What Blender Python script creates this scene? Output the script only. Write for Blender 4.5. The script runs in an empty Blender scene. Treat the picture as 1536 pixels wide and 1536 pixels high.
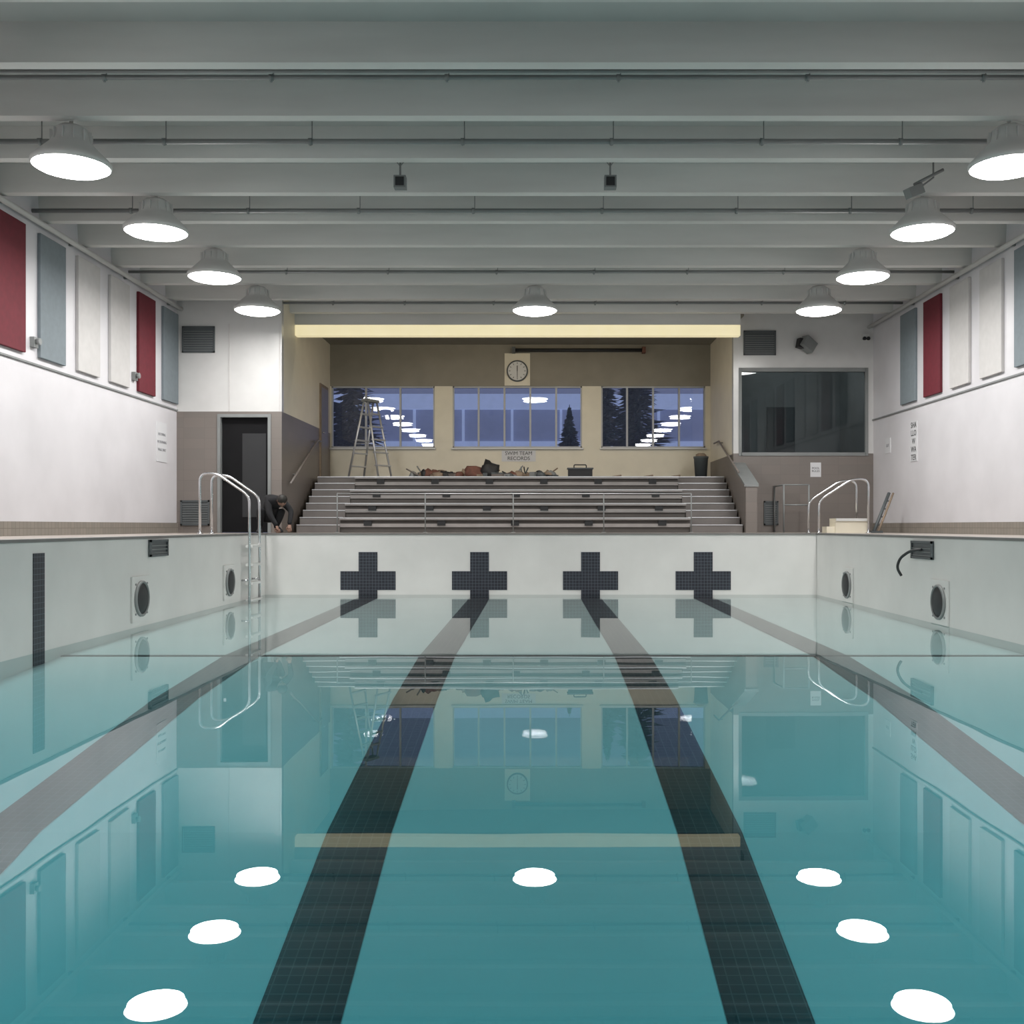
import bpy, bmesh, math, random
from mathutils import Vector, Matrix
random.seed(4)
C0=0.13   # camera height above deck
# ---------------------------------------------------------------- materials
def nt(name):
    m=bpy.data.materials.new(name); m.use_nodes=True
    n=m.node_tree.nodes; l=m.node_tree.links; n.clear()
    out=n.new('ShaderNodeOutputMaterial'); return m,n,l,out
def mat(name,col,rough=.6,metal=0,var=.08,scale=3,spec=.5,emis=None,es=0,bump=0,stretch=None):
    m,n,l,out=nt(name)
    b=n.new('ShaderNodeBsdfPrincipled'); l.new(b.outputs[0],out.inputs[0])
    b.inputs['Roughness'].default_value=rough; b.inputs['Metallic'].default_value=metal
    b.inputs['Specular IOR Level'].default_value=spec
    g=n.new('ShaderNodeNewGeometry'); t=n.new('ShaderNodeTexNoise'); t.inputs['Scale'].default_value=scale
    t.inputs['Detail'].default_value=5
    if stretch:
        mp=n.new('ShaderNodeMapping'); mp.inputs['Scale'].default_value=stretch
        l.new(g.outputs['Position'],mp.inputs['Vector']); l.new(mp.outputs[0],t.inputs['Vector'])
    else: l.new(g.outputs['Position'],t.inputs['Vector'])
    r=n.new('ShaderNodeMapRange'); r.inputs['From Min'].default_value=.3; r.inputs['From Max'].default_value=.7
    r.inputs['To Min'].default_value=1-var; r.inputs['To Max'].default_value=1+var
    l.new(t.outputs['Fac'],r.inputs['Value'])
    v=n.new('ShaderNodeVectorMath'); v.operation='SCALE'; v.inputs[0].default_value=col
    l.new(r.outputs[0],v.inputs['Scale']); l.new(v.outputs[0],b.inputs['Base Color'])
    if emis: b.inputs['Emission Color'].default_value=(*emis,1); b.inputs['Emission Strength'].default_value=es
    if bump:
        bp=n.new('ShaderNodeBump'); bp.inputs['Strength'].default_value=bump; bp.inputs['Distance'].default_value=.01
        l.new(t.outputs['Fac'],bp.inputs['Height']); l.new(bp.outputs[0],b.inputs['Normal'])
    return m
def tile(name,c1,c2,mort,size,vert=True,rough=.4,ms=.004,wid=None):
    m,n,l,out=nt(name)
    b=n.new('ShaderNodeBsdfPrincipled'); l.new(b.outputs[0],out.inputs[0]); b.inputs['Roughness'].default_value=rough
    g=n.new('ShaderNodeNewGeometry'); s=n.new('ShaderNodeSeparateXYZ'); c=n.new('ShaderNodeCombineXYZ')
    l.new(g.outputs['Position'],s.inputs[0])
    if vert:
        a=n.new('ShaderNodeMath'); a.operation='ADD'; l.new(s.outputs[0],a.inputs[0]); l.new(s.outputs[1],a.inputs[1])
        l.new(a.outputs[0],c.inputs[0]); l.new(s.outputs[2],c.inputs[1])
    else:
        l.new(s.outputs[0],c.inputs[0]); l.new(s.outputs[1],c.inputs[1])
    br=n.new('ShaderNodeTexBrick'); br.offset=0; br.inputs['Scale'].default_value=1
    br.inputs['Brick Width'].default_value=wid or size; br.inputs['Row Height'].default_value=size
    br.inputs['Mortar Size'].default_value=ms; br.inputs['Mortar Smooth'].default_value=.1
    br.inputs['Color1'].default_value=(*c1,1); br.inputs['Color2'].default_value=(*c2,1); br.inputs['Mortar'].default_value=(*mort,1)
    l.new(c.outputs[0],br.inputs['Vector']); l.new(br.outputs['Color'],b.inputs['Base Color'])
    return m
def schlick(name,f0,tint,rough=0,wave=0,depth=None):
    m,n,l,out=nt(name)
    g=n.new('ShaderNodeNewGeometry'); gl=n.new('ShaderNodeBsdfGlossy'); gl.inputs['Roughness'].default_value=rough
    tr=n.new('ShaderNodeBsdfTransparent'); tr.inputs[0].default_value=(*tint,1)
    nor=g.outputs['Normal']
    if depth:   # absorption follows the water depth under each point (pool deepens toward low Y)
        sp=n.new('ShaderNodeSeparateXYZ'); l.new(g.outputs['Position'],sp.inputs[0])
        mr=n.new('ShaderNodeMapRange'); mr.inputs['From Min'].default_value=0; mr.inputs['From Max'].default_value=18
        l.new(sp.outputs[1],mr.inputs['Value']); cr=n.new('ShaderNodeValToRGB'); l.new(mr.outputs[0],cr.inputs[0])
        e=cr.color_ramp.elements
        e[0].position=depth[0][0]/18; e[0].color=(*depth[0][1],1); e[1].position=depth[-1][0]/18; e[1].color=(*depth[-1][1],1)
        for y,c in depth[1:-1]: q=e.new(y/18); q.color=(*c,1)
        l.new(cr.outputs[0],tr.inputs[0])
    if wave:
        t=n.new('ShaderNodeTexNoise'); t.inputs['Scale'].default_value=1.3; t.inputs['Detail'].default_value=1
        l.new(g.outputs['Position'],t.inputs['Vector'])
        bp=n.new('ShaderNodeBump'); bp.inputs['Strength'].default_value=wave; bp.inputs['Distance'].default_value=.01
        l.new(t.outputs['Fac'],bp.inputs['Height']); l.new(bp.outputs[0],gl.inputs['Normal'])
    d=n.new('ShaderNodeVectorMath'); d.operation='DOT_PRODUCT'; l.new(g.outputs['Incoming'],d.inputs[0]); l.new(nor,d.inputs[1])
    a=n.new('ShaderNodeMath'); a.operation='ABSOLUTE'; l.new(d.outputs['Value'],a.inputs[0])
    s=n.new('ShaderNodeMath'); s.operation='SUBTRACT'; s.inputs[0].default_value=1; l.new(a.outputs[0],s.inputs[1]); s.use_clamp=True
    p=n.new('ShaderNodeMath'); p.operation='POWER'; l.new(s.outputs[0],p.inputs[0]); p.inputs[1].default_value=5
    mu=n.new('ShaderNodeMath'); mu.operation='MULTIPLY_ADD'; l.new(p.outputs[0],mu.inputs[0]); mu.inputs[1].default_value=1-f0; mu.inputs[2].default_value=f0
    mx=n.new('ShaderNodeMixShader'); l.new(mu.outputs[0],mx.inputs[0]); l.new(tr.outputs[0],mx.inputs[1]); l.new(gl.outputs[0],mx.inputs[2])
    l.new(mx.outputs[0],out.inputs[0])
    return m
M={}
M['wall']=mat('painted_wall',(.60,.585,.61),.45,var=.06,scale=1.2)
M['wall_up']=mat('upper_wall_paint',(.57,.565,.56),.25,var=.04)
M['cream']=mat('cream_paint',(.70,.65,.53),.5,var=.04)
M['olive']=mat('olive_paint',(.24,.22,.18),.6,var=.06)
M['taupe']=tile('taupe_block',(.165,.145,.132),(.18,.155,.14),(.15,.13,.12),.2,wid=.4)
M['base']=tile('brown_base_tile',(.22,.20,.175),(.26,.23,.20),(.14,.12,.1),.1)
M['deck']=tile('deck_tile',(.30,.26,.23),(.34,.30,.27),(.2,.17,.15),.1,vert=False)
M['ceil']=mat('ceiling_paint',(.44,.445,.43),.7,var=.06,scale=1)
M['beam']=mat('concrete_beam_paint',(.60,.59,.57),.6,var=.10,scale=1.0,stretch=(.35,1,2.5))
M['pool']=mat('pool_plaster',(.62,.615,.60),.35,var=.05,scale=1.5)
M['poolfloor']=mat('pool_floor_plaster',(.64,.63,.62),.6,var=.03,scale=1)
M['black']=tile('black_tile',(.010,.013,.022),(.016,.019,.030),(.10,.115,.14),.055,vert=True,ms=.0025)
M['lane']=tile('lane_tile',(.018,.013,.020),(.030,.023,.028),(.10,.085,.09),.06,vert=False,ms=.003)
M['coping']=mat('coping',(.16,.155,.15),.5)
M['dark']=mat('dark_rubber',(.015,.016,.018),.6)
M['leafdoor']=mat('door_leaf',(.012,.012,.013),.9,spec=.1)
M['dgrey']=mat('dark_grey_metal',(.07,.08,.085),.5)
M['grey']=mat('grey_metal',(.20,.21,.21),.5)
M['steel']=mat('stainless_steel',(.62,.63,.65),.22,metal=1,var=.03)
M['alu']=mat('aluminium',(.62,.63,.65),.4,metal=.7,var=.05)
M['white']=mat('white_enamel',(.58,.58,.57),.4,var=.02)
M['red']=mat('red_fabric',(.115,.009,.018),.8,var=.1,scale=12)
M['blue']=mat('blue_grey_fabric',(.17,.20,.22),.8,var=.05,scale=12)
M['wpanel']=mat('white_fabric',(.50,.485,.48),.8,var=.04,scale=8)
M['frame']=mat('window_frame',(.42,.43,.45),.4)
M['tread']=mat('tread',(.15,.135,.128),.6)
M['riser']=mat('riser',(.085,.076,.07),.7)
M['plank']=mat('bench_plank',(.29,.27,.26),.5,var=.10)
M['lens']=mat('lamp_lens',(.9,.9,.9),.3,emis=(1,.985,.96),es=30)
M['beamglow']=mat('cream_beam_painted_glow',(.8,.75,.55),.5,emis=(1,.86,.52),es=.58)  # warm light on the beam is put in as weak emission
M['tube']=mat('added_fill_glow',(.9,.9,.9),.3,emis=(1,.85,.6),es=4)  # glowing surface of the added alcove and office fixtures
M['cloth']=mat('black_cloth',(.008,.008,.010),.9,var=.2,scale=20)
M['skin']=mat('skin',(.26,.15,.11),.5,var=.04)
M['hair']=mat('hair',(.012,.01,.008),.6)
M['rust']=mat('rust_cloth',(.13,.055,.04),.8,var=.3,scale=9)
M['tan']=mat('cardboard',(.24,.18,.13),.8,var=.2,scale=9)
M['paper']=mat('paper',(.62,.62,.64),.6,var=.01)
M['ink']=mat('faded_ink',(.25,.25,.27),.6,var=.01)
M['snow']=mat('snowy_ground',(.20,.24,.34),.8,var=.2)
M['bldg']=mat('exterior_siding',(.22,.25,.36),.8,emis=(.27,.31,.48),es=.38)  # dusk light on the siding is put in as emission
M['bldg2']=mat('exterior_siding_pale',(.4,.45,.6),.8,emis=(.40,.48,.70),es=.60)  # same painted glow, paler and stronger
M['leaf']=mat('conifer',(.05,.055,.07),.9,var=.9,scale=7,emis=(.05,.06,.09),es=.3)  # slight emission lifts the dark foliage in place of dusk light
M['room']=mat('office_paint',(.24,.25,.25),.8)
M['glass']=schlick('window_glass',.045,(.84,.86,.91))
M['oglass']=schlick('office_glass',.022,(.62,.66,.68))
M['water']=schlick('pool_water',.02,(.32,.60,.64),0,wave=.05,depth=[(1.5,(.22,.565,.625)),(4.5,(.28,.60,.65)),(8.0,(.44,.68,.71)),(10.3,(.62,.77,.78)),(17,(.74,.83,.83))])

# ---------------------------------------------------------------- mesh builder
class MB:
    def __init__(s): s.bm=bmesh.new(); s.mats=[]
    def mi(s,m):
        m=M[m]
        if m not in s.mats: s.mats.append(m)
        return s.mats.index(m)
    def face(s,vs,i,sm=False):
        try: f=s.bm.faces.new(vs); f.material_index=i; f.smooth=sm
        except ValueError: pass
    def hexa(s,p,m):
        i=s.mi(m); v=[s.bm.verts.new(q) for q in p]
        for f in ((0,3,2,1),(4,5,6,7),(0,1,5,4),(1,2,6,5),(2,3,7,6),(3,0,4,7)): s.face([v[k] for k in f],i)
    def box(s,x0,x1,y0,y1,z0,z1,m):
        s.hexa([(x0,y0,z0),(x1,y0,z0),(x1,y1,z0),(x0,y1,z0),(x0,y0,z1),(x1,y0,z1),(x1,y1,z1),(x0,y1,z1)],m)
    def rbox(s,c,size,m,rot=(0,0,0)):
        from mathutils import Euler
        R=Euler(rot).to_matrix(); c=Vector(c); a,b,d=[k/2 for k in size]
        s.hexa([c+R@Vector(q) for q in ((-a,-b,-d),(a,-b,-d),(a,b,-d),(-a,b,-d),(-a,-b,d),(a,-b,d),(a,b,d),(-a,b,d))],m)
    def tube(s,pts,r,m,n=10,caps=True):
        i=s.mi(m); pts=[Vector(p) for p in pts]; rings=[]; up=None
        rr=r if isinstance(r,(list,tuple)) else [r]*len(pts)
        for k,p in enumerate(pts):
            t=(pts[min(k+1,len(pts)-1)]-pts[max(k-1,0)]).normalized()
            if up is None:
                up=Vector((0,0,1)) if abs(t.z)<.9 else Vector((1,0,0))
            if abs(t.dot(up))>.95: up=Vector((0,1,0)) if abs(t.y)<.9 else Vector((1,0,0))
            a=t.cross(up).normalized(); b=t.cross(a).normalized()
            rings.append([s.bm.verts.new(p+a*math.cos(q)*rr[k]+b*math.sin(q)*rr[k]) for q in [2*math.pi*j/n for j in range(n)]])
        for k in range(len(rings)-1):
            A,B=rings[k],rings[k+1]
            off=min(range(n),key=lambda o:sum((A[j].co-B[(j+o)%n].co).length for j in range(n)))
            for j in range(n): s.face([A[j],A[(j+1)%n],B[(j+1+off)%n],B[(j+off)%n]],i,True)
        if caps: s.face(rings[0][::-1],i); s.face(rings[-1],i)
    def lathe(s,c,prof,m,n=32,axis='z'):
        i=s.mi(m); c=Vector(c); rings=[]
        for r,h in prof:
            ring=[]
            for j in range(n):
                q=2*math.pi*j/n; u,v=r*math.cos(q),r*math.sin(q)
                o={'z':(u,v,h),'x':(h,u,v),'y':(u,h,v)}[axis]
                ring.append(s.bm.verts.new(c+Vector(o)))
            rings.append(ring)
        for A,B in zip(rings,rings[1:]):
            for j in range(n): s.face([A[j],A[(j+1)%n],B[(j+1)%n],B[j]],i,True)
        s.face(rings[0][::-1],i); s.face(rings[-1],i)
    def blob(s,c,size,m,rough=.15,seed=0):
        i=s.mi(m); rnd=random.Random(seed); r=bmesh.ops.create_icosphere(s.bm,subdivisions=2,radius=1)
        for v in r['verts']:
            k=1+rnd.uniform(-rough,rough); v.co=Vector((v.co.x*size[0]*k,v.co.y*size[1]*k,max(v.co.z,-.4)*size[2]*k))+Vector(c)
        fs=set(f for v in r['verts'] for f in v.link_faces)
        for f in fs: f.material_index=i; f.smooth=True
    def obj(s,name,parent=None,bevel=0,origin=True):
        bmesh.ops.recalc_face_normals(s.bm,faces=s.bm.faces)
        me=bpy.data.meshes.new(name); s.bm.to_mesh(me); s.bm.free()
        for m in s.mats: me.materials.append(m)
        o=bpy.data.objects.new(name,me); bpy.context.scene.collection.objects.link(o)
        if origin and len(me.vertices):
            xs=[v.co for v in me.vertices]
            c=Vector(((min(v.x for v in xs)+max(v.x for v in xs))/2,(min(v.y for v in xs)+max(v.y for v in xs))/2,min(v.z for v in xs)))
            me.transform(Matrix.Translation(-c)); o.location=c
        if bevel:
            b=o.modifiers.new('bevel','BEVEL'); b.width=bevel; b.segments=2; b.limit_method='ANGLE'
        if parent: o.parent=parent
        return o
def empty(name,loc):
    e=bpy.data.objects.new(name,None); e.location=loc; e.empty_display_size=.1
    bpy.context.scene.collection.objects.link(e); return e
def adopt(e,*obs):
    for o in obs:
        o.parent=e; o.matrix_parent_inverse=Matrix.Translation(-Vector(e.location))
def arc(pts,rad=.08,n=6):
    pts=[Vector(p) for p in pts]; out=[pts[0]]
    for a,b,c in zip(pts,pts[1:],pts[2:]):
        u=(a-b).normalized(); w=(c-b).normalized(); r=min(rad,(a-b).length/2,(c-b).length/2)
        p,q=b+u*r,b+w*r
        for k in range(n+1):
            t=k/n; out.append(p*(1-t)**2+b*2*t*(1-t)+q*t*t)
    out.append(pts[-1]); return out

# ---------------------------------------------------------------- dims
XL,XR=-6.83,7.03; PL,PR=-4.75,4.95; PN,PF=.2,18.0
BL,BLY=-4.83,19.5; BR,BRY=4.12,21.3; BK=24.1
ZC=4.68; ZS=4.33; WZ=C0-1.207
# floor / deck
b=MB()
b.box(XL-.2,PL,-4,BLY+.2,-.2,0,'deck'); b.box(PR,XR+.2,-4,BRY+.2,-.2,0,'deck')
b.box(PL,PR,-4,PN,-.2,0,'deck'); b.box(PL,PR,PF,BRY+.2,-.2,0,'deck'); b.box(XL,PL,BLY+.2,BK,-.2,0,'deck'); b.box(BR,XR+.2,BRY+.2,BK,-.2,0,'deck')
b.obj('floor')
# pool basin
prof=[(PN-.1,1.62),(4.2,.84),(5.7,.50),(8.35,.21),(10.25,.095),(PF+.1,.058)]
b=MB()
b.box(PL-.2,PL,PN-.2,PF+.2,-3.2,-.2,'pool'); b.box(PR,PR+.2,PN-.2,PF+.2,-3.2,-.2,'pool')
b.box(PL,PR,PF,PF+.2,-3.2,-.2,'pool'); b.box(PL,PR,PN-.2,PN,-3.2,-.2,'pool')
for x0,x1,y0,y1 in ((PL-.002,PL+.004,PN,PF),(PR-.004,PR+.002,PN,PF),(PL,PR,PF-.003,PF+.002),(PL,PR,PN-.002,PN+.006)):
    b.box(x0,x1,y0,y1,-3.0,-.025,'pool')
for x0,x1,y0,y1 in ((PL-.25,PL+.02,PN,PF+.25),(PR-.02,PR+.25,PN,PF+.25),(PL,PR,PF-.02,PF+.25)):
    b.box(x0,x1,y0,y1,-.025,.006,'coping')
i=b.mi('poolfloor'); vs=[(b.bm.verts.new((PL,y,WZ-d)),b.bm.verts.new((PR,y,WZ-d))) for y,d in prof]
for p,q in zip(vs,vs[1:]): b.face([p[0],p[1],q[1],q[0]],i)
b.obj('pool_basin')
def fz(y):
    for (a,da),(c,dc) in zip(prof,prof[1:]):
        if a<=y<=c: return WZ-(da+(dc-da)*(y-a)/(c-a))
crossX=[-2.94,-.98,.97,2.95]
for cx in crossX:
    b=MB(); ys=[p[0] for p in prof]; ys[0]=PN+.02; ys[-1]=PF-.012; i=b.mi('lane')
    vs=[(b.bm.verts.new((cx-.18,y,fz(y)+.004)),b.bm.verts.new((cx+.18,y,fz(y)+.004))) for y in ys]
    for p,q in zip(vs,vs[1:]): b.face([p[0],p[1],q[1],q[0]],i)
    b.obj('lane_line')
    b=MB(); zc=C0-.96
    b.box(cx-.165,cx+.165,PF-.012,PF-.004,WZ-.057,C0-.457,'black')
    b.box(cx-.485,cx-.165,PF-.012,PF-.004,zc-.165,zc+.165,'black'); b.box(cx+.165,cx+.485,PF-.012,PF-.004,zc-.165,zc+.165,'black')
    b.obj('tile_cross_target')
b=MB(); b.box(PL+.01,PR-.01,10.22,10.29,WZ-.096,WZ-.088,'dark'); b.obj('floor_break_line')
for y in (9.78,):
    b=MB(); b.box(PL+.006,PL+.012,y-.11,y+.11,WZ-.12,C0-.26,'black'); b.obj('tile_depth_marker')
    b=MB(); b.box(PR-.012,PR-.006,y-.33,y-.11,WZ-.12,C0-.26,'black'); b.obj('tile_depth_marker')
# water surface
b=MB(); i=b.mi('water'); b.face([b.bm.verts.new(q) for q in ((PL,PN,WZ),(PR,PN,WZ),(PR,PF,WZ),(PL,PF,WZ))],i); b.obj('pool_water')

# walls
b=MB(); b.box(XL-.2,XL,-4,BLY,0,ZC,'wall'); b.obj('wall_left')
b=MB(); b.box(XR,XR+.2,-4,BRY,0,ZC,'wall'); b.obj('wall_right')
b=MB(); b.box(XL-.2,XR+.2,-4.2,-4,0,ZC,'wall'); b.obj('wall_rear')
b=MB(); b.box(XL,XL+.03,-4,BLY,0,.19,'base'); b.obj('baseboard_left')
b=MB(); b.box(XR-.03,XR,-4,BRY,0,.19,'base'); b.obj('baseboard_right')
for nme,x0,x1,y1 in (('trim_1',XL,XL+.025,BLY),('trim_2',XR-.025,XR,BRY)):
    b=MB(); b.box(x0,x1,-4,y1,C0+2.19,C0+2.215,'grey'); b.obj(nme)
ZT=C0+2.18
# changing-room block (left)
b=MB(); y0,y1=BLY,BLY+.15
for z0,z1,m in ((0,ZT,'taupe'),(ZT,ZC,'wall_up')):
    b.box(XL-.2,-6.0,y0,y1,z0,z1,m); b.box(-5.08,BL,y0,y1,z0,z1,m)
b.box(-6.0,-5.08,y0,y1,C0+2.08,ZT,'taupe'); b.box(-6.0,-5.08,y0,y1,ZT,ZC,'wall_up')
b.obj('wall_changing_room')
b=MB()
for x in (-5.83,-4.87): b.box(x-.012,x+.012,BLY-.012,BLY,ZT,C0+3.85,'wpanel')
b.obj('trim_3')
b=MB()
b.box(BL-.15,BL,BLY+.15,BK,0,ZT,'taupe'); b.box(BL-.15,BL,BLY+.15,BK,ZT,ZC,'cream')
b.obj('wall_alcove_left')
b=MB()
b.box(-6.05,-5.99,BLY-.03,BLY+.12,0,C0+2.13,'grey'); b.box(-5.09,-5.03,BLY-.03,BLY+.12,0,C0+2.13,'grey'); b.box(-5.99,-5.09,BLY-.03,BLY+.12,C0+2.07,C0+2.13,'grey')
b.box(-5.99,-5.09,BLY+.08,BLY+.12,.01,C0+2.07,'leafdoor'); b.box(-5.95,-5.9,BLY+.04,BLY+.08,1.0,1.06,'steel')
b.box(-5.6,-5.15,BLY+.075,BLY+.082,.3,1.9,'dark')
b.obj('door_1')
b=MB(); b.box(BL,BL+.03,22.9,23.75,C0+1.08,C0+3.2,'tan'); b.box(BL+.03,BL+.04,22.97,23.68,C0+1.1,C0+3.13,'taupe')
b.tube([(BL+.03,23.0,C0+2.1),(BL+.09,23.0,C0+2.1),(BL+.09,23.12,C0+2.1)],.012,'steel'); b.obj('door_2')
# right block
WX0,WX1,WZ0,WZ1=4.28,6.87,C0+1.51,C0+3.24
b=MB(); y0,y1=BRY,BRY+.15
b.box(BR,XR+.2,y0,y1,0,1.55,'taupe'); b.box(BR,XR+.2,y0,y1,1.55,WZ0,'taupe')
b.box(BR,WX0,y0,y1,WZ0,WZ1,'wall_up'); b.box(WX1,XR+.2,y0,y1,WZ0,WZ1,'wall_up'); b.box(BR,XR+.2,y0,y1,WZ1,ZC,'wall_up')
b.obj('wall_office')
b=MB(); b.box(BR,BR+.12,BRY+.15,BK,0,C0+1.5,'taupe'); b.box(BR,BR+.12,BRY+.15,BK,C0+1.5,ZC,'cream'); b.obj('wall_alcove_right')
b=MB(); 
for q in ((WX0,WX1,WZ0-.05,WZ0+.02),(WX0,WX1,WZ1-.03,WZ1+.05),(WX0-.05,WX0+.01,WZ0-.05,WZ1+.05),(WX1-.01,WX1+.05,WZ0-.05,WZ1+.05)):
    b.box(q[0],q[1],BRY-.02,BRY+.1,q[2],q[3],'grey')
b.box(WX0,WX1,BRY+.04,BRY+.05,WZ0,WZ1,'oglass'); b.obj('window_4')
b=MB(); b.box(4.24,7.2,23.9,24.0,0,ZC,'room'); b.box(7.1,7.2,21.45,23.9,0,ZC,'room'); b.box(4.24,4.26,21.45,23.9,0,ZC,'room')
b.box(5.4,6.05,23.86,23.9,1.0,2.9,'dgrey'); b.obj('wall_office_interior')
b=MB(); b.box(4.6,6.6,22.4,23,1.2,1.24,'tan'); b.box(4.65,4.7,22.45,22.95,0,1.2,'dgrey'); b.box(6.5,6.55,22.45,22.95,0,1.2,'dgrey'); b.obj('office_counter')
b=MB(); b.box(5.3,6.1,22.3,22.6,ZC-.06,ZC,'white'); b.box(5.33,6.07,22.33,22.57,ZC-.07,ZC-.06,'tube'); b.obj('added_office_fixture')  # added fixture, out of view, to go with the office fill
l=bpy.data.lights.new('added_office_fill','AREA'); l.shape='RECTANGLE'; l.size=.7; l.size_y=.2; l.energy=20; l.color=(.95,1,1)  # fill lamp added to brighten the office interior
o=bpy.data.objects.new('added_office_fill',l); o.location=(5.7,22.45,ZC-.09); bpy.context.scene.collection.objects.link(o)
# back wall with windows
wins=[(-4.80,-2.37,[1/3,2/3]),(-1.945,1.10,[.2,.4,.6,.8]),(1.55,4.0,[.25,.5,.75])]
z0,z1=C0+1.84,C0+3.29
b=MB(); y0,y1=BK,BK+.2
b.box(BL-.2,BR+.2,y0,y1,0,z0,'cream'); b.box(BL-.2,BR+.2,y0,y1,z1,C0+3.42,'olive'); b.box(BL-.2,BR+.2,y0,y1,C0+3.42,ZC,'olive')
xs=[BL-.2]+[v for w in wins for v in w[:2]]+[BR+.2]
for k in range(0,len(xs),2): b.box(xs[k],xs[k+1],y0,y1,z0,z1,'cream')
b.obj('wall_back')
for k,(a,c,ms) in enumerate(wins):
    b=MB(); t=.035
    b.box(a,c,BK+.02,BK+.1,z0,z0+t,'frame'); b.box(a,c,BK+.02,BK+.1,z1-t,z1,'frame')
    b.box(a,a+t,BK+.02,BK+.1,z0,z1,'frame'); b.box(c-t,c,BK+.02,BK+.1,z0,z1,'frame')
    for f in ms:
        x=a+(c-a)*f; b.box(x-.022,x+.022,BK+.02,BK+.1,z0+t,z1-t,'frame')
    b.box(a,c,BK+.055,BK+.062,z0,z1,'glass'); b.box(a-.03,c+.03,BK-.06,BK+.02,z0-.04,z0,'white')
    b.obj('window_%d'%(k+1))
# ceilings
b=MB(); b.box(XL-.2,XR+.2,-4.2,BRY+.15,ZC,ZC+.2,'ceil')
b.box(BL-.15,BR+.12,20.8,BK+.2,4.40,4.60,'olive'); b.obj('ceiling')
b=MB(); b.box(XL-.2,XR+.2,BRY+.15,BK+.2,ZC,ZC+.2,'ceil'); b.obj('roof_slab')
k=0; y=20.2
while y>-3.8:
    b=MB(); b.hexa([(XL,y-.07,ZS),(XR,y-.07,ZS),(XR,y+.07,ZS),(XL,y+.07,ZS),(XL,y-.11,ZC),(XR,y-.11,ZC),(XR,y+.11,ZC),(XL,y+.11,ZC)],'beam')
    b.obj('ceiling_beam'); y-=1.206
b=MB(); b.box(BL,BR,20.55,20.8,4.17,ZC,'beam'); b.box(BL,BR,20.58,20.8,3.96,4.17,'beamglow'); b.obj('lintel_beam')
# added warm fill fixture, hidden behind the lintel to brighten the alcove walls
b=MB(); b.box(-3.6,2.9,20.86,20.98,4.34,4.40,'white'); b.tube([(-3.55,20.92,4.31),(2.85,20.92,4.31)],.018,'tube',8)
for x in (-3.57,-.35,2.87): b.box(x-.02,x+.02,20.89,20.95,4.285,4.34,'white')
b.obj('added_alcove_fixture')
l=bpy.data.lights.new('added_alcove_fill','AREA'); l.shape='RECTANGLE'; l.size=6.2; l.size_y=.08; l.energy=30; l.color=(1,.84,.62)  # added fill lamp for the alcove walls
o=bpy.data.objects.new('added_alcove_fill',l); o.location=(-.35,20.95,4.27); o.rotation_euler=(math.radians(25),0,0); bpy.context.scene.collection.objects.link(o)
# pipes
def pipe(y,z,r=.022,dbl=False):
    b=MB(); b.tube([(XL,y,z),(XR,y,z)],r,'grey',8)
    if dbl: b.tube([(XL,y-.07,z+.03),(XR,y-.07,z+.03)],r*.8,'grey',8)
    for x in [-5.6,-4,-2.5,-.7,1,2.7,4.2,5.8]:
        x+=random.uniform(-.2,.2)
        b.tube([(x,y,z),(x,y,ZC)],.006,'grey',6); b.tube([(x-.02,y,z-.045),(x-.02,y,z)],.013,'grey',6); b.tube([(x-.04,y,z),(x,y,z)],r*1.35,'grey',8)
    b.obj('sprinkler_pipe')
pipe(9.93,C0+4.35,.024,True); pipe(11.4,C0+4.28,.03); pipe(13.9,C0+4.28,.03); pipe(17.2,C0+4.27,.025); pipe(19.6,C0+4.27,.025)
for x,y1 in ((XL+.09,BLY),(XR-.09,BRY)):
    b=MB(); b.tube([(x,-4,C0+4.13),(x,y1,C0+4.13)],.04,'white',10)
    for yy in range(-3,20,2): b.box(x-.09 if x<0 else x,x if x<0 else x+.09,yy-.02,yy+.02,C0+4.1,C0+4.15,'grey')
    b.obj('conduit_pipe')
# acoustic panels
for side in (-1,1):
    yb=18.70 if side<0 else 18.84
    for k in range(14):
        y=yb-1.165*k
        m=('blue','red','wpanel','wpanel')[k%4]
        b=MB(); x=XL if side<0 else XR-.05
        b.box(x,x+.05,y,y+.76,C0+2.31,C0+4.02,m); b.obj('acoustic_panel',bevel=.008)
# lights
def high_bay(x,y,on=True):
    z=C0+3.77
    b=MB()
    b.lathe((x,y,z),[(.385,.0),(.40,.02),(.40,.05),(.33,.12),(.25,.2),(.2,.25),(.185,.3),(.17,.38),(.12,.42),(.05,.44),(.02,.45),(.02,ZC-z)],'white',36)
    for q in range(12):
        a=q*math.pi/6; b.rbox((x+math.cos(a)*.195,y+math.sin(a)*.195,z+.29),(.03,.008,.14),'white',(0,0,a))
    b.lathe((x,y,z),[(.385,.001),(.34,-.025),(.24,-.05),(.12,-.064),(.03,-.068)],'lens',36)
    b.obj('high_bay_light')
    l=bpy.data.lights.new('high_bay_lamp','AREA'); l.shape='DISK'; l.size=.7; l.energy=56; l.color=(1,.985,.955)
    o=bpy.data.objects.new('high_bay_lamp',l); o.location=(x,y,z-.075); bpy.context.scene.collection.objects.link(o)
for k in range(8):
    y=17.95-2.4*k; high_bay(-4.87,y); high_bay(4.97,y)
high_bay(-.01,17.95)
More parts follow.
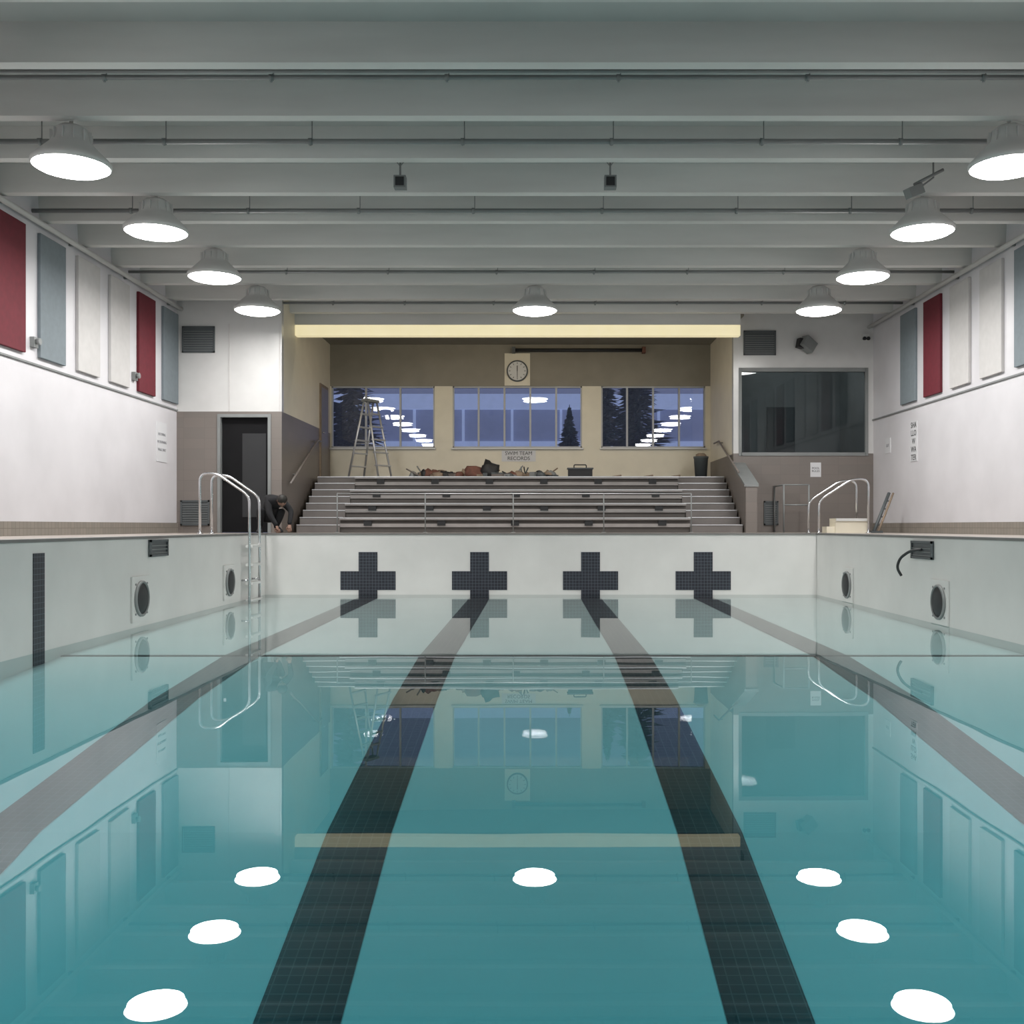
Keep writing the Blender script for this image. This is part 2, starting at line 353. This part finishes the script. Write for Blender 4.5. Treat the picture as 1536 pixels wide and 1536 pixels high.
# hanging speakers/boxes
for x,y in ((-1.57,11.9),(.87,11.9)):
    b=MB(); z=C0+3.92
    b.box(x-.07,x+.07,y-.06,y+.06,z,z+.14,'grey'); b.box(x-.05,x+.05,y-.065,y-.06,z+.02,z+.12,'dark')
    b.tube([(x,y,z+.14),(x,y,z+.3)],.012,'grey'); b.tube([(x-.08,y,z+.36),(x,y,z+.26),(x+.08,y,z+.36)],.008,'grey'); b.tube([(x,y,z+.3),(x,y,ZS)],.01,'grey')
    b.obj('hanging_speaker')
b=MB(); b.rbox((4.55,12.3,C0+4.02),(.2,.12,.12),'grey',(0,-.4,.3)); b.tube([(4.6,12.3,C0+4.05),(4.8,12.35,C0+4.2),(4.8,12.35,ZC)],.012,'grey')
b.tube([(4.55,12.3,C0+4.1),(4.9,12.3,C0+4.28)],.02,'grey'); b.obj('ceiling_projector')
# vents
def vent(x0,x1,y,z0,z1,ax='y'):
    b=MB()
    def bx(a0,a1,d0,d1,c0,c1,m):
        if ax=='y': b.box(a0,a1,y-d1,y-d0,c0,c1,m)
        else:
            s=1 if ax=='x+' else -1
            lo,hi=sorted((y+s*d0,y+s*d1)); b.box(lo,hi,a0,a1,c0,c1,m)
    bx(x0,x1,0,.015,z0,z1,'dgrey')
    for q in ((x0,x1,z0,z0+.03),(x0,x1,z1-.03,z1),(x0,x0+.03,z0,z1),(x1-.03,x1,z0,z1)): bx(q[0],q[1],.015,.035,q[2],q[3],'dgrey')
    n=int((z1-z0-.06)/.045)
    for k in range(n):
        z=z0+.04+k*.045; bx(x0+.03,x1-.03,.015,.03,z,z+.008,'grey')
    b.obj('vent_grille')
vent(-6.72,-6.1,BLY,C0+3.3,C0+3.8); vent(4.33,5.0,BRY,C0+3.55,C0+4.06); vent(-6.75,-6.2,BLY,.14,.62); vent(4.75,5.05,BRY,.15,.65)
vent(12.55,13.15,PL+.007,C0-.38,C0-.17,'x+'); vent(12.7,13.4,PR-.007,C0-.42,C0-.19,'x-')
# pool underwater lights
for x,s,y,z in ((PL+.006,1,12.28,-.87),(PL+.006,1,15.83,-.87),(PR-.006,-1,16.18,-.93),(PR-.006,-1,12.5,-.93)):
    b=MB(); z+=C0; lo,hi=sorted((x,x+s*.02)); b.box(lo,hi,y-.27,y+.27,z-.27,z+.27,'pool')
    b.lathe((x+s*.02,y,z),[(.215,0),(.215,s*.02),(.19,s*.03),(.19,s*.012)],'grey',32,'x'); b.lathe((x+s*.02,y,z),[(.19,0),(.18,s*.018),(.1,s*.03),(.02,s*.034)],'dark',32,'x')
    for a in range(4):
        q=a*math.pi/2+.78; b.lathe((x+s*.02,y+.25*math.cos(q)*1.0,z+.25*math.sin(q)),[(.014,0),(.014,s*.008)],'grey',8,'x')
    b.obj('pool_light')
# hose on right wall
b=MB(); pts=[(PR-.05,13.0,C0-.3),(PR-.12,13.2,C0-.32),(PR-.2,13.35,C0-.42),(PR-.22,13.4,C0-.55),(PR-.16,13.4,C0-.65)]
b.tube(arc(pts,.08),.018,'dark'); b.obj('drain_hose')

# pool ladder left
b=MB()
for y in (16.55,17.15):
    b.tube(arc([(-5.42,y,0),(-5.42,y,.98),(-5.15,y,.98),(-4.62,y,.62),(-4.62,y,WZ-.05)],.13),.022,'steel',12)
    b.lathe((-5.42,y,0),[(.05,0),(.05,.012),(.025,.02)],'steel',16)
    b.tube([(-4.62,y,-.75),(PL,y,-.75)],.015,'steel')
for z in (-.2,-.5,-.8,-1.08): b.box(-4.68,-4.57,16.55,17.15,z-.02,z+.02,'white')
b.obj('pool_ladder')
# right stair rails
b=MB()
for y in (18.6,19.3):
    b.tube(arc([(6.05,y,0),(6.05,y,.98),(5.75,y,.98),(5.15,y,.6),(5.15,y,0)],.14),.022,'steel',12)
    for x in (6.05,5.15): b.lathe((x,y,0),[(.05,0),(.05,.012),(.025,.02)],'steel',16)
b.obj('pool_grab_rail')
b=MB(); b.box(5.5,6.1,18.75,19.15,0,.27,'cream'); b.box(5.5,6.1,18.72,18.75,.22,.27,'white'); b.box(5.35,5.5,18.8,19.1,0,.12,'cream'); b.obj('deck_step_box')
b=MB()
for x in (4.95,5.45): b.tube([(x,20.4,0),(x,20.4,.95)],.018,'grey')
for z in (.95,.55): b.tube([(4.95,20.4,z),(5.45,20.4,z)],.016,'grey')
b.tube([(4.95,20.4,.95),(4.95,21.25,.95)],.016,'grey'); b.tube([(4.95,21.2,0),(4.95,21.2,.95)],.016,'grey'); b.obj('deck_guard_rail')
b=MB(); b.tube([(6.25,18.9,.03),(6.7,19.4,.75)],.03,'dgrey'); b.tube([(6.33,18.9,.03),(6.78,19.4,.75)],.02,'tan')
for t in (.2,.4,.6,.8): b.tube([(6.25+.45*t,18.9+.5*t,.75*t),(6.33+.45*t,18.9+.5*t,.75*t)],.012,'dgrey')
b.rbox((6.29,18.9,.02),(.22,.1,.04),'dgrey'); b.obj('leaning_pole')

# bleachers
b=MB(); d0=20.15; nt_=4; td=.56; th=.297; xa,xb=-4.70,4.08; ia,ib=-3.85,3.05
for k in range(nt_):
    y0=d0+td*k; z=th*(k+1)
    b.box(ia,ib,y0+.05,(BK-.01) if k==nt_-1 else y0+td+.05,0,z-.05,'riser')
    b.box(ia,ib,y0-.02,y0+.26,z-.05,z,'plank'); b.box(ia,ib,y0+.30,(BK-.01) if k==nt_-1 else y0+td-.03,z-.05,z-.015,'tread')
    b.box(ia,ib,y0-.03,y0-.02,z-.02,z-.0,'alu'); b.box(ia,ib,y0+.02,y0+.05,z-.19,z-.12,'plank')
    n=6 if k%2 else 5
    for j in range(n):
        x=ia+.55+j*(ib-ia-1.1)/(n-1); b.box(x-.08,x+.08,y0-.0,y0+.05,z-.16,z-.05,'dark')
for x0,x1 in ((xa,ia),(ib,xb)):
    for k in range(8):
        y0=d0+td*.5*k; z=th*.5*(k+1); 
        b.box(x0,x1,y0,(BK-.01) if k==7 else y0+td*.5,0,z,'tread'); b.box(x0,x1,y0-.012,y0+.05,z-.006,z+.010,'alu')
b.obj('bleachers')
LZ=th*4
# front guard rail
b=MB(); xs=[-3.85,-2.14,-.43,1.33,3.03]
for x in xs:
    b.tube([(x,19.9,0),(x,19.9,.76)],.012,'grey'); b.lathe((x,19.9,0),[(.045,0),(.045,.01),(.02,.015)],'grey',12)
b.tube([(xs[0],19.9,.76),(xs[-1],19.9,.76)],.012,'alu'); b.tube([(xs[0],19.9,.42),(xs[-1],19.9,.42)],.007,'grey'); b.obj('bleacher_guard_rail')
# stair parapet right
b=MB()
p=[(4.11,20.0,0),(4.33,20.0,0),(4.33,BRY,0),(4.11,BRY,0),(4.11,20.0,.90),(4.33,20.0,.90),(4.33,BRY,1.40),(4.11,BRY,1.40)]
b.hexa(p,'taupe')
b.hexa([(4.08,19.98,.90),(4.36,19.98,.90),(4.36,BRY,1.40),(4.08,BRY,1.40),(4.08,19.98,.95),(4.36,19.98,.95),(4.36,BRY,1.45),(4.08,BRY,1.45)],'grey')
b.obj('stair_parapet')
b=MB(); b.tube([(BR-.07,20.4,1.2),(BR-.07,22.6,2.0),(BR-.07,23.2,2.0)],.02,'taupe'); 
for y,z in ((21.5,1.6),(22.5,1.96)): b.tube([(BR-.07,y,z),(BR,y,z)],.01,'grey')
b.obj('wall_handrail')
b=MB(); b.tube([(BL+.07,19.9,.95),(BL+.07,22.4,2.0),(BL+.07,22.8,2.0)],.022,'taupe')
for y,z in ((20.4,1.16),(22.3,1.96)): b.tube([(BL+.07,y,z),(BL,y,z)],.01,'grey')
b.obj('wall_handrail')
# clock
cx=(776-803)/1536*BK; cz=C0+(789-557)/1536*BK
b=MB(); b.box(cx-.30,cx+.30,BK-.03,BK,cz-.34,cz+.42,'cream'); b.obj('clock_backboard')
b=MB(); b.lathe((cx,BK-.03,cz),[(.25,0),(.25,-.05),(.225,-.06),(.22,-.04)],'dgrey',36,'y'); b.lathe((cx,BK-.03,cz),[(.22,0),(.22,-.042)],'white',36,'y')
for k in range(12):
    a=k*math.pi/6; b.rbox((cx+.18*math.sin(a),BK-.075,cz+.18*math.cos(a)),(.012,.004,.04),'dark',(0,a,0))
b.rbox((cx,BK-.078,cz+.06),(.018,.004,.13),'dark'); b.rbox((cx,BK-.08,cz-.07),(.012,.004,.17),'dark'); b.obj('wall_clock')
# projection screen tube
b=MB(); b.tube([(-.5,BK-.12,C0+4.12),(2.55,BK-.12,C0+4.12)],.04,'dark'); b.box(2.5,2.58,BK-.18,BK,C0+4.05,C0+4.19,'rust'); b.box(-.55,-.47,BK-.18,BK,C0+4.05,C0+4.19,'dgrey'); b.obj('projection_screen')
# signs
def sign(name,c,w,h,ax,lines,size,m='paper',ink='dark'):
    e=empty(name,c); b=MB(); x,y,z=c
    if ax=='y': b.box(x-w/2,x+w/2,y-.01,y,z-h/2,z+h/2,m)
    elif ax=='x+': b.box(x,x+.01,y-w/2,y+w/2,z-h/2,z+h/2,m)
    else: b.box(x-.01,x,y-w/2,y+w/2,z-h/2,z+h/2,m)
    o=b.obj('board'); adopt(e,o)
    cu=bpy.data.curves.new('lettering','FONT'); cu.body=lines; cu.size=size; cu.align_x='CENTER'; cu.align_y='CENTER'; cu.extrude=.001; cu.materials.append(M[ink])
    t=bpy.data.objects.new('lettering',cu); bpy.context.scene.collection.objects.link(t)
    if ax=='y': t.rotation_euler=(math.pi/2,0,0); t.location=(x,y-.013,z)
    elif ax=='x+': t.rotation_euler=(math.pi/2,0,math.pi/2); t.location=(x+.013,y,z)
    else: t.rotation_euler=(math.pi/2,0,-math.pi/2); t.location=(x-.013,y,z)
    adopt(e,t)
sign('safety_sign',(XL,18.7,C0+1.53),.5,.72,'x+','NO DIVING\n\nNO RUNNING\n\nWALK ONLY',.07,ink='ink')
sign('safety_sign',(XR,19.0,C0+1.57),.34,.74,'x-','SHA\nLLO\nW\nWA\nTER',.15)
sign('notice_sheet',(XR,20.4,C0+1.6),.3,.3,'x-','EXIT',.08,ink='ink')
sign('notice_sheet',(5.83,BRY,C0+1.17),.22,.3,'y','POOL\nRULES',.06)
sign('banner_sign',((778-803)/1536*BK,BK,C0+(789-684)/1536*BK),.8,.26,'y','SWIM TEAM\nRECORDS',.12)
# emergency light / loudspeaker on office wall
b=MB(); x=5.62; z=C0+3.75
b.rbox((x,BRY-.16,z),(.3,.2,.24),'grey',(0,.6,.4)); b.rbox((x-.13,BRY-.14,z+.02),(.16,.14,.2),'dark',(0,.2,.3)); b.tube([(x,BRY,z),(x,BRY-.1,z)],.03,'dgrey'); b.obj('wall_speaker',bevel=.01)
b=MB(); b.box(6.78,6.92,BRY-.08,BRY,C0+3.85,C0+3.98,'white'); b.lathe((6.81,BRY-.08,C0+3.88),[(.03,0),(.04,-.05)],'dark',12,'y'); b.lathe((6.89,BRY-.08,C0+3.88),[(.03,0),(.04,-.05)],'dark',12,'y'); b.obj('security_camera')
for y,z in ((13.89,2.5),(17.38,2.55)):
    b=MB(); b.box(XL,XL+.06,y-.06,y+.06,C0+z-.08,C0+z+.06,'grey'); b.lathe((XL+.06,y,C0+z),[(.035,0),(.05,.05),(.042,.06)],'grey',14,'x'); b.obj('alarm_horn')

# step ladder
def ladder(loc,rot):
    b=MB(); H=1.75; 
    for s in (-1,1):
        for e in (-1,1):
            b.tube([(e*(.27 if s>0 else .24),s*.42,0),(e*.16,s*.05,H)],.024,'alu',6)
        for k in range(1,6):
            t=k/6; w=.27-.11*t; y=s*(.42-.37*t)
            b.box(-w,w,y-.04,y+.04,H*t-.015,H*t+.015,'alu')
    b.box(-.2,.2,-.1,.1,H-.02,H+.04,'grey')
    for e in (-1,1): b.tube([(e*.22,-.25,H*.45),(e*.22,.25,H*.45)],.008,'alu',6)
    o=b.obj('step_ladder',origin=False); o.location=loc; o.rotation_euler=(0,0,rot)
ladder((-3.72,23.1,LZ+.001),1.05)
# pile of tools
TZ=LZ-.012
b=MB(); rnd=random.Random(7)
for k in range(110):
    x=rnd.uniform(-2.7,.45); y=rnd.uniform(22.35,22.9); m=rnd.choice(['rust','tan','tan','dark','taupe','tan','dgrey','grey'])
    if rnd.random()<.4:
        h=rnd.uniform(.05,.14); b.blob((x,y,TZ+.5*h),(rnd.uniform(.06,.16),rnd.uniform(.06,.15),h),m,.3,k)
    elif rnd.random()<.5: 
        h=rnd.uniform(.06,.15); b.rbox((x,y,TZ+h/2),(rnd.uniform(.08,.3),.15,h),m,(0,0,rnd.uniform(-1,1)))
    else: b.tube([(x,y,TZ+.02),(x+rnd.uniform(-.4,.4),y+.1,TZ+rnd.uniform(.04,.28))],.016,m,6)
b.blob((-1.0,22.5,TZ+.14),(.18,.16,.26),'dark',.35,3); b.blob((-1.35,22.5,TZ+.08),(.26,.16,.17),'rust',.35,5)
b.obj('tool_pile')
b=MB(); b.box(.72,1.25,22.4,22.65,TZ,TZ+.2,'dark'); b.box(.7,1.27,22.38,22.67,TZ+.2,TZ+.23,'dgrey'); b.tube(arc([(.85,22.52,TZ+.23),(.85,22.52,TZ+.3),(1.12,22.52,TZ+.3),(1.12,22.52,TZ+.23)],.03),.012,'dark'); b.obj('toolbox')
b=MB(); b.lathe((3.72,23.0,LZ+.002),[(.13,0),(.16,.45),(.17,.46),(.17,.5),(.14,.5)],'dgrey',20); b.blob((3.72,23,LZ+.5),(.13,.13,.08),'tan',.2,2); b.obj('trash_bin')
for k in range(3):
    b=MB(); x=(1.6,2.3,2.9)[k]; b.tube([(x,22.5,LZ+.01),(x+.4,22.55,LZ+.01)],.02,'grey',6); b.tube([(x+.1,22.6,LZ+.02),(x+.3,22.62,LZ+.05)],.03,'tan',6); b.obj('loose_pipe')

# ---------------------------------------------------------------- person crouching at the pool corner
def skin(name,verts,edges,radii,m,root=0,sub=2):
    me=bpy.data.meshes.new(name); me.from_pydata([Vector(v) for v in verts],edges,[]); me.materials.append(M[m])
    o=bpy.data.objects.new(name,me); bpy.context.scene.collection.objects.link(o)
    md=o.modifiers.new('skin','SKIN'); md.use_smooth_shade=True
    for k,v in enumerate(me.skin_vertices[0].data):
        r=radii[k]; v.radius=r if isinstance(r,tuple) else (r,r); v.use_root=(k==root)
    s=o.modifiers.new('sub','SUBSURF'); s.levels=sub; s.render_levels=sub
    return o
PX,PY=-4.70,18.42
def W(x,y,z): return (PX+x,PY+y,z)
J=[W(-.16,.20,.30),  #0 pelvis
   W(-.11,.12,.45),W(-.02,.02,.57),W(.05,-.05,.60),W(.11,-.11,.59), #1-4 spine, chest, neck base, neck
   W(-.26,.12,.28),W(-.20,-.12,.44),W(-.27,.08,.11),W(-.25,-.05,.05), #5-8 left leg
   W(-.06,.26,.28),W(.13,.10,.42),W(-.02,.20,.11),W(.09,.12,.05), #9-12 right leg
   W(-.08,-.12,.56),W(-.02,-.24,.34),W(.12,-.28,.13), #13-15 left arm
   W(.14,.08,.57),W(.31,.00,.40),W(.33,-.22,.15)] #16-18 right arm
E=[(0,1),(1,2),(2,3),(3,4),(0,5),(5,6),(6,7),(7,8),(0,9),(9,10),(10,11),(11,12),(3,13),(13,14),(14,15),(3,16),(16,17),(17,18)]
R=[.155,.155,.165,.12,.07,.105,.08,.055,.04,.105,.08,.055,.04,.075,.055,.04,.075,.055,.04]
body=skin('body',J,E,R,'cloth')
per=empty('person',(PX,PY,0)); parts=[body]
# head
hb=bmesh.new(); bmesh.ops.create_uvsphere(hb,u_segments=24,v_segments=16,radius=1)
for v in hb.verts:
    x,y,z=v.co; 
    w=.078*(1-.22*max(0,-z)); v.co=Vector((x*w,y*.095,z*.118))
    if y<-.5 and -.75<z<-.1 and abs(x)<.35: v.co.y-=.004
    if y<-.85 and abs(x)<.22 and -.25<z<.15: v.co.y-=.02*(1-abs(x)/.22)
hm=bpy.data.meshes.new('head'); hb.to_mesh(hm); hb.free(); hm.materials.append(M['skin'])
for p in hm.polygons: p.use_smooth=True
head=bpy.data.objects.new('head',hm); bpy.context.scene.collection.objects.link(head)
hc=MB()
hc.blob((0,.022,.035),(.092,.096,.108),'hair',.03,1); hc.blob((0,.05,-.03),(.075,.06,.09),'hair',.03,2)
for s in (-1,1):
    hc.lathe((s*.03,-.088,.012),[(.011,0),(.009,-.006),(.002,-.008)],'white',10,'y'); hc.lathe((s*.03,-.095,.012),[(.005,0),(.003,-.003)],'dark',8,'y')
    hc.rbox((s*.03,-.09,.032),(.03,.01,.006),'hair'); hc.blob((s*.079,.005,0),(.008,.018,.03),'skin',.02,1)
hc.rbox((0,-.086,-.052),(.042,.01,.008),'rust')
hair=hc.obj('hair_and_face',origin=False)
for o in (head,hair):
    o.location=W(.19,-.20,.575); o.rotation_euler=(math.radians(82),0,math.radians(25))
parts+=[head,hair]
# hands
for side,(wr,dr) in enumerate(((Vector(W(.12,-.28,.13)),Vector((.3,-.12,-1))),(Vector(W(.33,-.22,.15)),Vector((.1,-.35,-1))))):
    d=dr.normalized(); lat=d.cross(Vector((0,1,0))).normalized(); nrm=lat.cross(d).normalized()
    pal=wr+d*.075
    vs=[wr,wr+d*.03,pal]; o=skin('palm',vs,[(0,1),(1,2)],[(.024,.02),(.036,.018),(.04,.016)],'skin',1,2); parts.append(o)
    for k in range(4):
        L=(.062,.072,.068,.052)[k]; off=lat*(k-1.5)*.02; s0=pal-d*.01+off
        vs=[s0,s0+d*.02,s0+d*(.02+L*.45)+nrm*.004,s0+d*(.012+L*.7)+nrm*.02,s0+d*(.01+L*.8)+nrm*.035]
        parts.append(skin('finger_%d'%(k+1),vs,[(0,1),(1,2),(2,3),(3,4)],[.009,.009,.0085,.008,.007],'skin',0,1))
    s0=wr+d*.03-lat*.03
    parts.append(skin('thumb',[s0,s0-lat*.018+d*.02,s0-lat*.028+d*.042+nrm*.01,s0-lat*.026+d*.06+nrm*.018],[(0,1),(1,2),(2,3)],[.012,.011,.0095,.008],'skin',0,1))
# shoes
b=MB()
for x,y,a in ((-.25,-.03,.1),(.05,.14,.7)):
    b.lathe(W(x,y,.008),[(.05,.0),(.055,.02),(.05,.05),(.035,.075)],'dark',16)
    b.blob(W(x+math.sin(a)*.07,y-math.cos(a)*.07,.03),(.05,.08,.045),'dark',.02,1)
parts.append(b.obj('shoes'))
bpy.context.view_layer.update()
adopt(per,*parts)

# ---------------------------------------------------------------- exterior
b=MB(); b.box(-40,40,BK+.3,90,-.5,-.4,'snow'); b.obj('ground')
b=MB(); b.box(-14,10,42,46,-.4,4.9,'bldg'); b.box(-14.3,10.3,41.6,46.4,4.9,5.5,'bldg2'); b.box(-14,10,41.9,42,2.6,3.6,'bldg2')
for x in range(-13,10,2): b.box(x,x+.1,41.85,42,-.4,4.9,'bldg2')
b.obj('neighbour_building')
def tree(x,y,h,seed):
    rnd=random.Random(seed); b=MB(); b.tube([(x,y,-.4),(x,y,h*.55),(x,y,h-.4)],[.14,.09,.01],'leaf',8)
    i=b.mi('leaf')
    for k in range(1500):
        t=rnd.random()**.8; z=h*(.08+.9*t)-.4; L=h*.26*(1-t)*rnd.uniform(.3,1.15)+.06; a=rnd.uniform(0,6.283)
        d=Vector((math.cos(a),math.sin(a),-.25+rnd.uniform(-.25,.35))); p=Vector((x,y,z)); s=Vector((-math.sin(a),math.cos(a),0))*(.02+L*.05)
        q=p+d*L*.6; e=p+d*L
        vs=[b.bm.verts.new(p),b.bm.verts.new(q+s+Vector((0,0,.02))),b.bm.verts.new(e),b.bm.verts.new(q-s-Vector((0,0,.04)))]
        b.face(vs,i)
    b.obj('conifer_tree')
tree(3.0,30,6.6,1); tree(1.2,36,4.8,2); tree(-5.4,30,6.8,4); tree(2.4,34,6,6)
# world
w=bpy.data.worlds.new('dusk'); bpy.context.scene.world=w; w.use_nodes=True
bg=w.node_tree.nodes['Background']; bg.inputs[0].default_value=(.18,.205,.33,1); bg.inputs[1].default_value=.85
# camera
cd=bpy.data.cameras.new('camera'); cam=bpy.data.objects.new('camera',cd); bpy.context.scene.collection.objects.link(cam)
cam.location=(0,0,C0); cam.rotation_euler=(math.pi/2,0,0); cd.lens=36; cd.sensor_width=36; cd.sensor_fit='HORIZONTAL'
cd.shift_x=-35/1536; cd.shift_y=21/1536; cd.clip_start=.02; cd.clip_end=300
sc=bpy.context.scene; sc.camera=cam
sc.view_settings.view_transform='Standard'; sc.view_settings.look='None'; sc.view_settings.exposure=0
